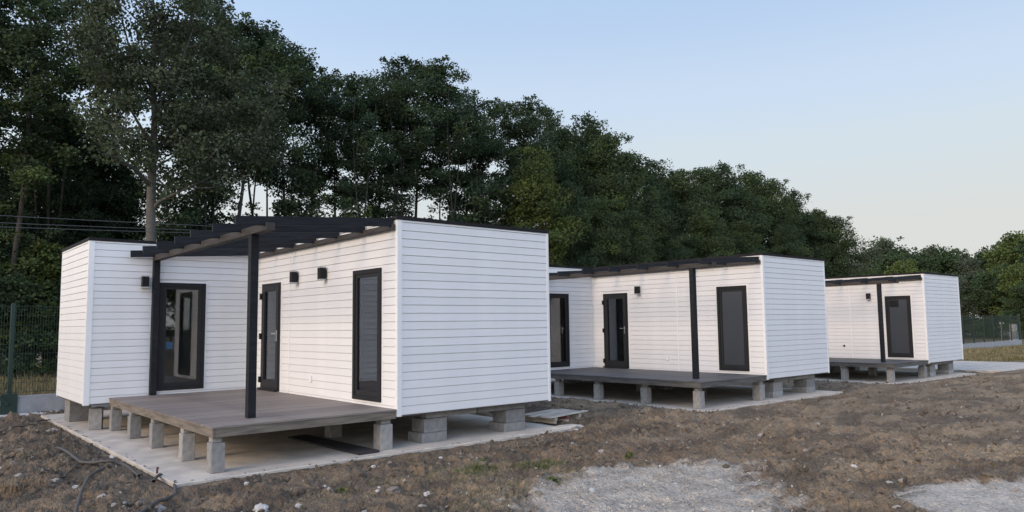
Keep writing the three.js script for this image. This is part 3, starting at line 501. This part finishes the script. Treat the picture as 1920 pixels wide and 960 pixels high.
// returns {trunk, crown, h}; o: h, base, rx, tr (trunk radius), limbs, clumps, per, leaf, cr (clump radius), pal, low (sparse sprigs under the crown), stems
function treeGeo(o, seed) {
  const r = rng(seed), tubes = [], centres = [], joints = [], prof = t => Math.pow(Math.sin(Math.PI * Math.min(1, .12 + t * .86)), .7) * (1 - .25 * t);
  for (let s = 0; s < (o.stems || 1); s++) {
    const pts = [], rad = [], lx = (r() - .5) * (o.stems > 1 ? 2.2 : .9), lz = (r() - .5) * (o.stems > 1 ? 2.2 : .9), N = 9, bx0 = s ? (r() - .5) * .7 : 0, bz0 = s ? (r() - .5) * .7 : 0;
    for (let i = 0; i <= N; i++) { const t = i / N; pts.push(V(bx0 + lx * t * t + .16 * Math.sin(t * 7 + s * 2 + seed), o.h * .93 * t - .15, bz0 + lz * t * t + .16 * Math.cos(t * 6 + seed))); rad.push(o.tr * (s ? .75 : 1) * (1 - .86 * t) * (i ? 1 : 1.3)); }
    tubes.push(tube(pts, rad, 7)); for (let i = 2; i < pts.length; i++) { joints.push(pts[i], pts[i].clone().lerp(pts[i - 1], .5)); }
    const nl = Math.round(o.limbs / (o.stems || 1));
    for (let k = 0; k < nl; k++) {
      const t = .3 + .65 * (k + r()) / nl, y0 = o.h * .93 * t; if (y0 < o.base * .72) continue;
      const i = Math.min(N - 1, Math.floor(t * N)), st = pts[i].clone().lerp(pts[i + 1], t * N - i), az = k * 2.4 + r(), tc = Math.min(1, Math.max(0, (y0 + 1 - o.base) / (o.h - o.base))), len = o.rx * (.55 + .5 * r()) * prof(tc);
      const end = st.clone().add(V(Math.cos(az) * len, len * (.45 + r() * .5), Math.sin(az) * len)), mid = st.clone().lerp(end, .5).add(V((r() - .5) * .3, -.1 * len, (r() - .5) * .3));
      joints.push(mid, end, st.clone().lerp(mid, .5), mid.clone().lerp(end, .5));
      const rr = Math.min(.09, o.tr * .5 * (1 - t * .6)); tubes.push(tube([st, st.clone().lerp(mid, .5), mid, end], [rr, rr * .75, rr * .5, rr * .15], 5));
      centres.push([end.x, end.y, end.z, o.cr * (.8 + r() * .5)], [mid.x, mid.y + .2, mid.z, o.cr * (.7 + r() * .4)]);
      for (let q = 0; q < 2; q++) { const e2 = mid.clone().add(V((r() - .5) * 1.4, .3 + r() * .8, (r() - .5) * 1.4)); tubes.push(tube([mid, e2], [rr * .4, rr * .1], 4)); centres.push([e2.x, e2.y, e2.z, o.cr * .8]); }
    }
  }
  while (centres.length < o.clumps) {
    const t = r(), a = r() * 6.28, R = o.rx * prof(t) * (.35 + .65 * Math.sqrt(r())) * (1 + .3 * n3(Math.cos(a) * 1.2, t * 3 + seed, Math.sin(a) * 1.2)), y = o.base + (o.h - o.base) * t;
    centres.push([Math.cos(a) * R, y, Math.sin(a) * R, o.cr * (.6 + r() * .7)]);
  }
  for (let k = 0; k < (o.low || 0); k++) { const a = r() * 6.28, R = o.rx * .7 * r(), y = o.base * (.25 + .75 * r()); centres.push([Math.cos(a) * R, y, Math.sin(a) * R, o.cr * .6, Math.round(o.per * .35)]); }
  // twigs that carry the clumps
  for (let k = 0; k < centres.length; k += 2) { const c = centres[k], e = V(c[0], c[1], c[2]); let bd = 1e9, bp = null; for (const q of joints) { if (q.y > e.y - .15) continue; const d = q.distanceToSquared(e); if (d < bd) { bd = d; bp = q; } } if (bp && bd > .04) tubes.push(tube([bp, bp.clone().lerp(e, .5).add(V(0, -.08, 0)), e], [.022, .014, .005], 4)); }
  // leading shoots that break up the outline
  for (let k = 0; k < 8; k++) { const a = r() * 6.28, R = o.rx * .5 * r(); const y = o.h * (.94 + .07 * r()); centres.push([Math.cos(a) * R, y, Math.sin(a) * R, o.cr * .35, Math.round(o.per * .22)]); }
  return { trunk: mergeGeometries(tubes), crown: leavesGeo(centres, o.per, o.leaf, o.pal, seed + 1), h: o.h };
}
const G1 = [.041, .067, .031], G2 = [.050, .076, .033], G3 = [.035, .061, .034], G4 = [.066, .098, .032], G5 = [.058, .070, .036];
const palDark = [G1, G3, G1, G2], palMix = [G1, G2, G2, G4], palYel = [[.082, .108, .026], [.07, .096, .028], G4], palGrey = [[.066, .086, .046], [.056, .076, .040], [.076, .094, .054]], palFar = [[.055, .078, .036], [.046, .068, .034], [.075, .098, .036]];
const proto = {};
function kind(key, list, bark) { proto[key] = list.map(([o, s]) => ({ ...treeGeo(o, s), bark })); }
const stand = { h: 15, base: 9.8, rx: 2.2, tr: .12, limbs: 14, clumps: 72, per: 225, leaf: .112, cr: .42, pal: palDark, low: 14, stems: 1 };
kind('stand', [[stand, 101], [{ ...stand, stems: 3, tr: .095, base: 9.2 }, 102], [{ ...stand, rx: 2.6, base: 9.4, clumps: 82, pal: palMix }, 103], [{ ...stand, stems: 3, tr: .085, base: 10.2, rx: 2.0, clumps: 62 }, 104]], M.bark);
const full = { h: 12, base: 1.2, rx: 3.0, tr: .16, limbs: 22, clumps: 175, per: 210, leaf: .118, cr: .53, pal: palMix, low: 0, stems: 1 };
kind('full', [[full, 201], [{ ...full, rx: 2.6, pal: palDark }, 202], [{ ...full, rx: 3.4, clumps: 210 }, 203]], M.bark);
kind('tallyellow', [[{ ...full, h: 11, base: 1, rx: 2.5, clumps: 130, pal: palYel }, 255]], M.bark);
kind('yellow', [[{ ...full, h: 6, base: .4, rx: 1.7, tr: .08, limbs: 14, clumps: 95, per: 130, leaf: .13, cr: .42, pal: palYel }, 251]], M.bark);
const fr = { ...full, h: 9, base: .5, rx: 3.4, clumps: 125, per: 120, leaf: .21, cr: .6 };
kind('far', [[{ ...fr, pal: [[.085, .112, .070], [.075, .100, .064], [.095, .118, .074]] }, 301], [{ ...fr, rx: 3.0, pal: [[.115, .155, .042], [.10, .138, .040], [.085, .115, .04]] }, 302], [{ ...fr, rx: 3.9, clumps: 140, pal: [[.055, .088, .038], [.048, .078, .036]] }, 303], [{ ...fr, rx: 2.2, clumps: 70, cr: .45, per: 90, base: 2.5, pal: palMix }, 304]], M.bark);
kind('sparse', [[{ ...full, h: 8, base: 1.5, rx: 1.7, tr: .06, limbs: 16, clumps: 62, per: 62, leaf: .15, cr: .4, pal: palDark, stems: 3 }, 501], [{ ...full, h: 8, base: 1.0, rx: 1.9, tr: .05, limbs: 16, clumps: 70, per: 58, leaf: .15, cr: .42, pal: palMix, stems: 3 }, 502]], M.bark);
kind('bush', [[{ h: 3.6, base: .2, rx: 1.9, tr: .05, limbs: 10, clumps: 64, per: 170, leaf: .105, cr: .42, pal: palMix, stems: 3 }, 401], [{ h: 3.2, base: .1, rx: 1.7, tr: .05, limbs: 10, clumps: 56, per: 170, leaf: .105, cr: .42, pal: palYel, stems: 3 }, 402], [{ h: 3.6, base: .2, rx: 2.0, tr: .05, limbs: 10, clumps: 64, per: 170, leaf: .105, cr: .42, pal: palDark, stems: 3 }, 403]], M.bark);
const rT = rng(999);

function plant(key, v, p, hgt, wide, name, label, cat, group) {
  const pr = proto[key][v % proto[key].length], t = thing(name, label, cat, p.x, groundY(p.x, p.z) - .05, p.z, rT() * 6.28, group), s = hgt / pr.h;
  t.scale.set(s * wide, s, s * wide); part('trunk', pr.trunk, pr.bark, t); part('crown', pr.crown, leafMat, t); return t;
}
// belt of tall trees: [u, v of the top, z, kind, width]
const belt = [[-90, -60, -24, 'stand', 1.2], [-20, -40, -27, 'stand', 1.2], [45, -20, -23, 'stand', 1.2], [125, -30, -26, 'stand', 1.0], [370, -10, -27, 'stand', 1.0], [405, 20, -24, 'stand', 1.0], [455, 45, -24, 'stand', 1.1], [505, 55, -26, 'stand', 1.1], [545, 80, -23.5, 'stand', 1.0], [585, 125, -25, 'stand', .9], [625, 145, -27, 'stand', 1.0], [660, 150, -23.5, 'stand', 1.0], [705, 135, -26, 'stand', 1.1], [740, 112, -24, 'stand', 1.1], [785, 122, -26, 'stand', 1.1], [825, 122, -24, 'stand', 1.1], [865, 165, -26, 'stand', 1.0], [905, 195, -24, 'stand', 1.0], [945, 195, -26, 'stand', 1.0], [990, 190, -24, 'stand', 1.0], [1020, 200, -27, 'stand', 1.0], [1060, 250, -25, 'full', .9], [1100, 222, -25, 'full', .9], [1135, 262, -23, 'full', .9], [1180, 296, -24, 'full', 1.0], [1225, 305, -26, 'full', 1.0], [1275, 325, -24, 'full', 1.0], [1320, 322, -27, 'full', 1.0], [1360, 312, -24, 'full', 1.0], [1405, 330, -26, 'full', 1.0], [1445, 345, -24, 'full', .9], [1490, 362, -25, 'full', .95], [1528, 398, -24, 'full', .95], [1562, 412, -23, 'full', 1.25]];
belt.forEach(([u, v, z, k, w], i) => { const p = onZ(u, v, z); plant(k, i, p, p.y - padTop(p.x) + .1, w, k === 'stand' ? 'belt_tree' : 'broad_tree', k === 'stand' ? 'tall thin-stemmed dark tree in the belt behind the houses' : 'broad leafy dark tree at the lower end of the belt behind the houses', 'tree', k === 'stand' ? 'tall trees of the belt' : 'broad trees of the belt'); });
// second rank, lower, and shrubs at the foot
const low = [[1005, 285, -21, 'tallyellow', 1], [1065, 345, -20.5, 'full', .9], [1120, 380, -20, 'full', 1], [1180, 400, -19.5, 'full', 1], [1250, 400, -20, 'full', 1], [1320, 400, -20, 'full', 1], [1390, 420, -20, 'full', 1], [1470, 430, -20, 'full', 1]];
low.forEach(([u, v, z, k, w], i) => { const p = onZ(u, v, z), y = k === 'tallyellow'; plant(k, i, p, p.y - padTop(p.x) + .1, w, y ? 'yellowish_tree' : 'understorey_tree', y ? 'yellow-green tree in front of the taller dark belt trees' : 'lower bushy tree along the front of the belt', 'tree', y ? null : 'bushy trees along the front of the belt'); });
for (let k = 0; k < 24; k++) { const x = -7 + k * 2.0 + (rT() - .5), z = -21 - rT() * 6, hh = (k < 5 ? 3.5 : 1.8) + rT() * 1.4; plant('bush', k < 4 ? 2 : k, V(x, 0, z), hh, 1.2, 'shrub', 'dark shrub at the foot of the tree belt behind the fence', 'shrub', 'shrubs at the foot of the belt'); }
for (const [u, v, z, kk, w] of [[-30, 300, -25, 'full', 1.1], [60, 330, -27, 'full', 1.1], [150, 350, -27, 'full', 1.1], [225, 300, -29, 'full', 1.0], [175, 240, -30, 'full', 1.1], [105, 200, -30, 'full', 1.1]]) { const p = onZ(u, v, z); plant(kk, 1, p, p.y + .1, w, 'understorey_tree', 'lower bushy tree along the front of the belt', 'tree', 'bushy trees along the front of the belt'); }
for (const [u, v, z] of [[78, 458, -23.2], [15, 490, -23], [-50, 440, -23.6]]) { const p = onZ(u, v, z); plant('yellow', 0, p, p.y + .1, 1.1, 'bright_shrub', 'yellow-green bush beyond the mesh fence, below the tall dark trees', 'shrub', 'bright bushes beyond the fence'); }
{ // pale-barked poplar behind the wing
  const Z = -16, P = (u, v, dz = 0) => onZ(u, v, Z + dz), base = onZ(283, 600, Z), t = thing('poplar_tree', 'tall pale-barked poplar with spreading limbs behind the nearest house wing', 'tree', base.x, -.15, base.z), off = p => p.sub(V(base.x, -.15, base.z)), tubes = [], cs = [], r = rng(4242);
  const tr = [[284, 700, 0], [283, 600, 0], [283, 450, 0], [283, 380, 0], [285, 330, 0], [287, 285, 0], [290, 220, 0], [286, 150, .1], [292, 60, .2], [285, -20, 0], [288, -110, 0]].map(a => off(P(...a))); tr[0].y = -.2;
  tubes.push(tube(tr, [.25, .175, .145, .138, .13, .11, .09, .075, .055, .035, .015], 10)); const joints = tr.slice(3);
  const limb = (a, rr, n = 3) => { const p = a.map(q => off(P(...q))); tubes.push(tube(p, p.map((_, i) => rr * (1 - .8 * i / (p.length - 1))), 7)); for (let i = 1; i < p.length; i++) joints.push(p[i], p[i].clone().lerp(p[i - 1], .5)); };
  limb([[284, 350, 0], [270, 335, .3], [250, 315, .6], [222, 296, .8], [190, 288, 1]], .085); limb([[284, 395, 0], [298, 378, .2], [325, 365, .5], [352, 352, .8], [400, 330, 1.0]], .07); limb([[285, 325, 0], [300, 308, .2], [318, 298, .3], [345, 270, .4]], .06); limb([[287, 290, 0], [305, 270, -.2], [340, 220, -.4], [390, 190, -.6], [440, 180, -.6]], .06); limb([[287, 280, 0], [265, 240, .2], [230, 180, .3], [190, 130, .3]], .06); limb([[289, 230, 0], [320, 160, .5], [350, 90, .7], [370, 30, .8]], .055); limb([[288, 200, 0], [250, 120, -.4], [230, 40, -.5], [215, -40, -.5]], .05); limb([[290, 170, 0], [310, 90, -.2], [330, 0, -.3], [340, -70, -.3]], .045); limb([[285, 430, 0], [300, 415, .3], [330, 400, .5]], .035);
  for (let k = 0; k < 9; k++) { const a = off(P(286, 230 - k * 25)), e = a.clone().add(V((r() - .5) * 3, .8 + r() * 1.6, (r() - .5) * 3)); tubes.push(tube([a, a.clone().lerp(e, .5).add(V(0, -.1, 0)), e], [.04, .028, .008], 5)); }
  const rnd = (u, v, ru, rv, n, dens = 1) => { for (let k = 0; k < n * .5; k++) { const a = r() * 6.28, d = Math.sqrt(r()); const p = off(P(u + Math.cos(a) * d * ru, v + Math.sin(a) * d * rv, (r() - .5) * 3.6)); cs.push([p.x, p.y, p.z, .26 + r() * .26, Math.round(185 * dens)]); } };
  rnd(290, 60, 150, 130, 110); rnd(220, 60, 90, 120, 45); rnd(380, 60, 60, 90, 30, .9); rnd(300, 190, 120, 80, 60); rnd(430, 240, 110, 80, 75); rnd(480, 170, 60, 60, 26); rnd(350, 260, 60, 60, 20, .8); rnd(215, 240, 60, 60, 16, .7); rnd(240, 150, 80, 60, 26); rnd(420, 330, 90, 30, 18, .6); rnd(360, 330, 60, 40, 10, .5); rnd(300, -110, 150, 70, 50); rnd(250, 265, 55, 45, 26, .7); rnd(310, 290, 45, 40, 16, .6); rnd(330, 220, 50, 50, 16, .8);
  cs.sort((a, b) => a[1] - b[1]).forEach(c => { const e = V(c[0], c[1], c[2]); let bd = 1e9, bp = null; for (const q of joints) { if (q.y > e.y - .1) continue; const d = q.distanceToSquared(e); if (d < bd) { bd = d; bp = q; } } if (bp) { const m = bp.clone().lerp(e, .5).add(V((r() - .5) * .15, -.06, (r() - .5) * .15)), k = Math.min(.03, .012 + .008 * Math.sqrt(bd)); tubes.push(tube([bp, m, e], [k, k * .7, k * .3], 5)); joints.push(m, e); } });
  part('trunk', mergeGeometries(tubes), M.barkPale, t); part('crown', leavesGeo(cs, 105, .104, palGrey, 77), leafMat, t);
}
for (const [u, v, z] of [[318, 330, -23], [345, 335, -26], [390, 335, -24], [560, 350, -24], [605, 365, -22.5], [850, 375, -25], [890, 345, -23], [940, 330, -23]]) { const p = onZ(u, v, z); plant('sparse', Math.floor(u), p, p.y - padTop(p.x) + .1, 1, 'undergrowth_tree', 'thin see-through young tree among the stems of the belt', 'tree', 'young trees among the belt stems'); }
// trees across the yard, mirrored in the window of the near wing
for (const [x, z, hh, v] of [[-14, 34, 8, 0], [-7, 37, 9, 1], [0, 36, 8.5, 2], [6, 38, 9, 0], [12, 36, 8, 1], [19, 38, 9.5, 2], [26, 37, 8.5, 0], [33, 38, 9, 1]]) plant('far', v, V(x, 0, z), hh, 1.2, 'yard_tree', 'dark tree across the yard, mirrored in the near wing window', 'tree', 'trees across the yard');
// trees beyond the far end of the fence
const farT = [[1572, 515, 76, 2], [1602, 496, 82, 0], [1630, 474, 84, 0], [1655, 452, 86, 0], [1680, 470, 76, 2], [1692, 492, 70, 1], [1718, 480, 80, 2], [1745, 466, 84, 0], [1768, 474, 78, 2], [1795, 468, 84, 3], [1818, 492, 76, 0], [1842, 474, 82, 2], [1862, 462, 84, 3], [1890, 452, 78, 1], [1918, 442, 72, 1], [1950, 446, 70, 2], [1990, 445, 68, 0], [1640, 510, 70, 2], [1735, 515, 66, 2], [1790, 520, 66, 0], [1850, 515, 66, 2], [1908, 500, 64, 1], [1925, 530, 62, 2]];
farT.forEach(([u, v, d, k]) => { const p = atDist(u, v, d + 24); plant('far', k, p, p.y + .45, 1.0, 'distant_tree', 'green tree beyond the far end of the mesh fence', 'tree', 'trees beyond the far end of the fence'); });
{ const p = atDist(1815, 455, 100), pr = proto.sparse[0], t = thing('bare_tree', 'leafless thin grey tree standing above the green trees beyond the fence', 'tree', p.x, groundY(p.x, p.z), p.z), k = (p.y + .4) / pr.h; t.scale.set(k, k, k); part('trunk', pr.trunk, M.barkPale, t); }
// overhead cables between two poles
{
  const zc = -11.5, y = B0, poles = [[-19, 5.4], [17, 6.2]];
  poles.forEach(([x, hgt], i) => { const t = thing('utility_pole', i ? 'dark wooden utility pole hidden among the belt trees' : 'dark wooden utility pole carrying the overhead cables', 'pole', x, groundY(x, i ? -19 : zc), i ? -19 : zc); part('shaft', new THREE.CylinderGeometry(.09, .13, hgt, 10).translate(0, hgt / 2, 0), M.bark, t); part('crossarm', bx(.1, .1, .9, .006), M.bark, t, 0, hgt - .35, 0); });
  const wireM = std([.08, .085, .085], .6);
  const lines = [[4.278, 4.43, .35], [4.155, 4.361, 0], [4.10, 4.33, -.35]];
  lines.forEach(([ya, yb, dz], i) => { const s = (yb - ya) / 3.3, pts = []; for (let k = 0; k <= 40; k++) { const t = k / 40, x = -19 + 36 * t, z = zc + dz - 7.5 * Math.max(0, (x - 1) / 16) ** 1; const yy = ya + s * (x + 3.5) * .5 + .0016 * (x + 2) ** 2; pts.push(V(x, yy, z)); } single('overhead_cable', tube(pts, pts.map(() => .008), 5), wireM, 'thin overhead cable in front of the pale-barked poplar', 'cable', 'overhead cables'); });
}
{ // lamp post and small cabinet beyond the far fence
  const p = onY(1880, 645, -.36), top = atDist(1880, 606, p.distanceTo(CAM.pos)).y, t = thing('thin_post', 'thin pale post with a small head behind the far fence', 'post', p.x, groundY(p.x, p.z), p.z); const hh = top - groundY(p.x, p.z);
  part('shaft', new THREE.CylinderGeometry(.05, .06, hh, 8).translate(0, hh / 2, 0), M.pallet[1], t); part('head', bx(.35, .16, .25, .02), M.pale, t, .12, hh, 0);
  const q = onY(1902, 640, -.36), c = thing('small_cabinet', 'small pale cabinet on a plinth behind the far fence', 'cabinet', q.x, groundY(q.x, q.z), q.z); part('plinth', bx(.7, .9, .5, .02), M.wallConc, c, 0, .45, 0); part('case', bx(.6, .6, .42, .02), M.pale, c, 0, 1.2, 0);
}
renderer.render(scene, camera);
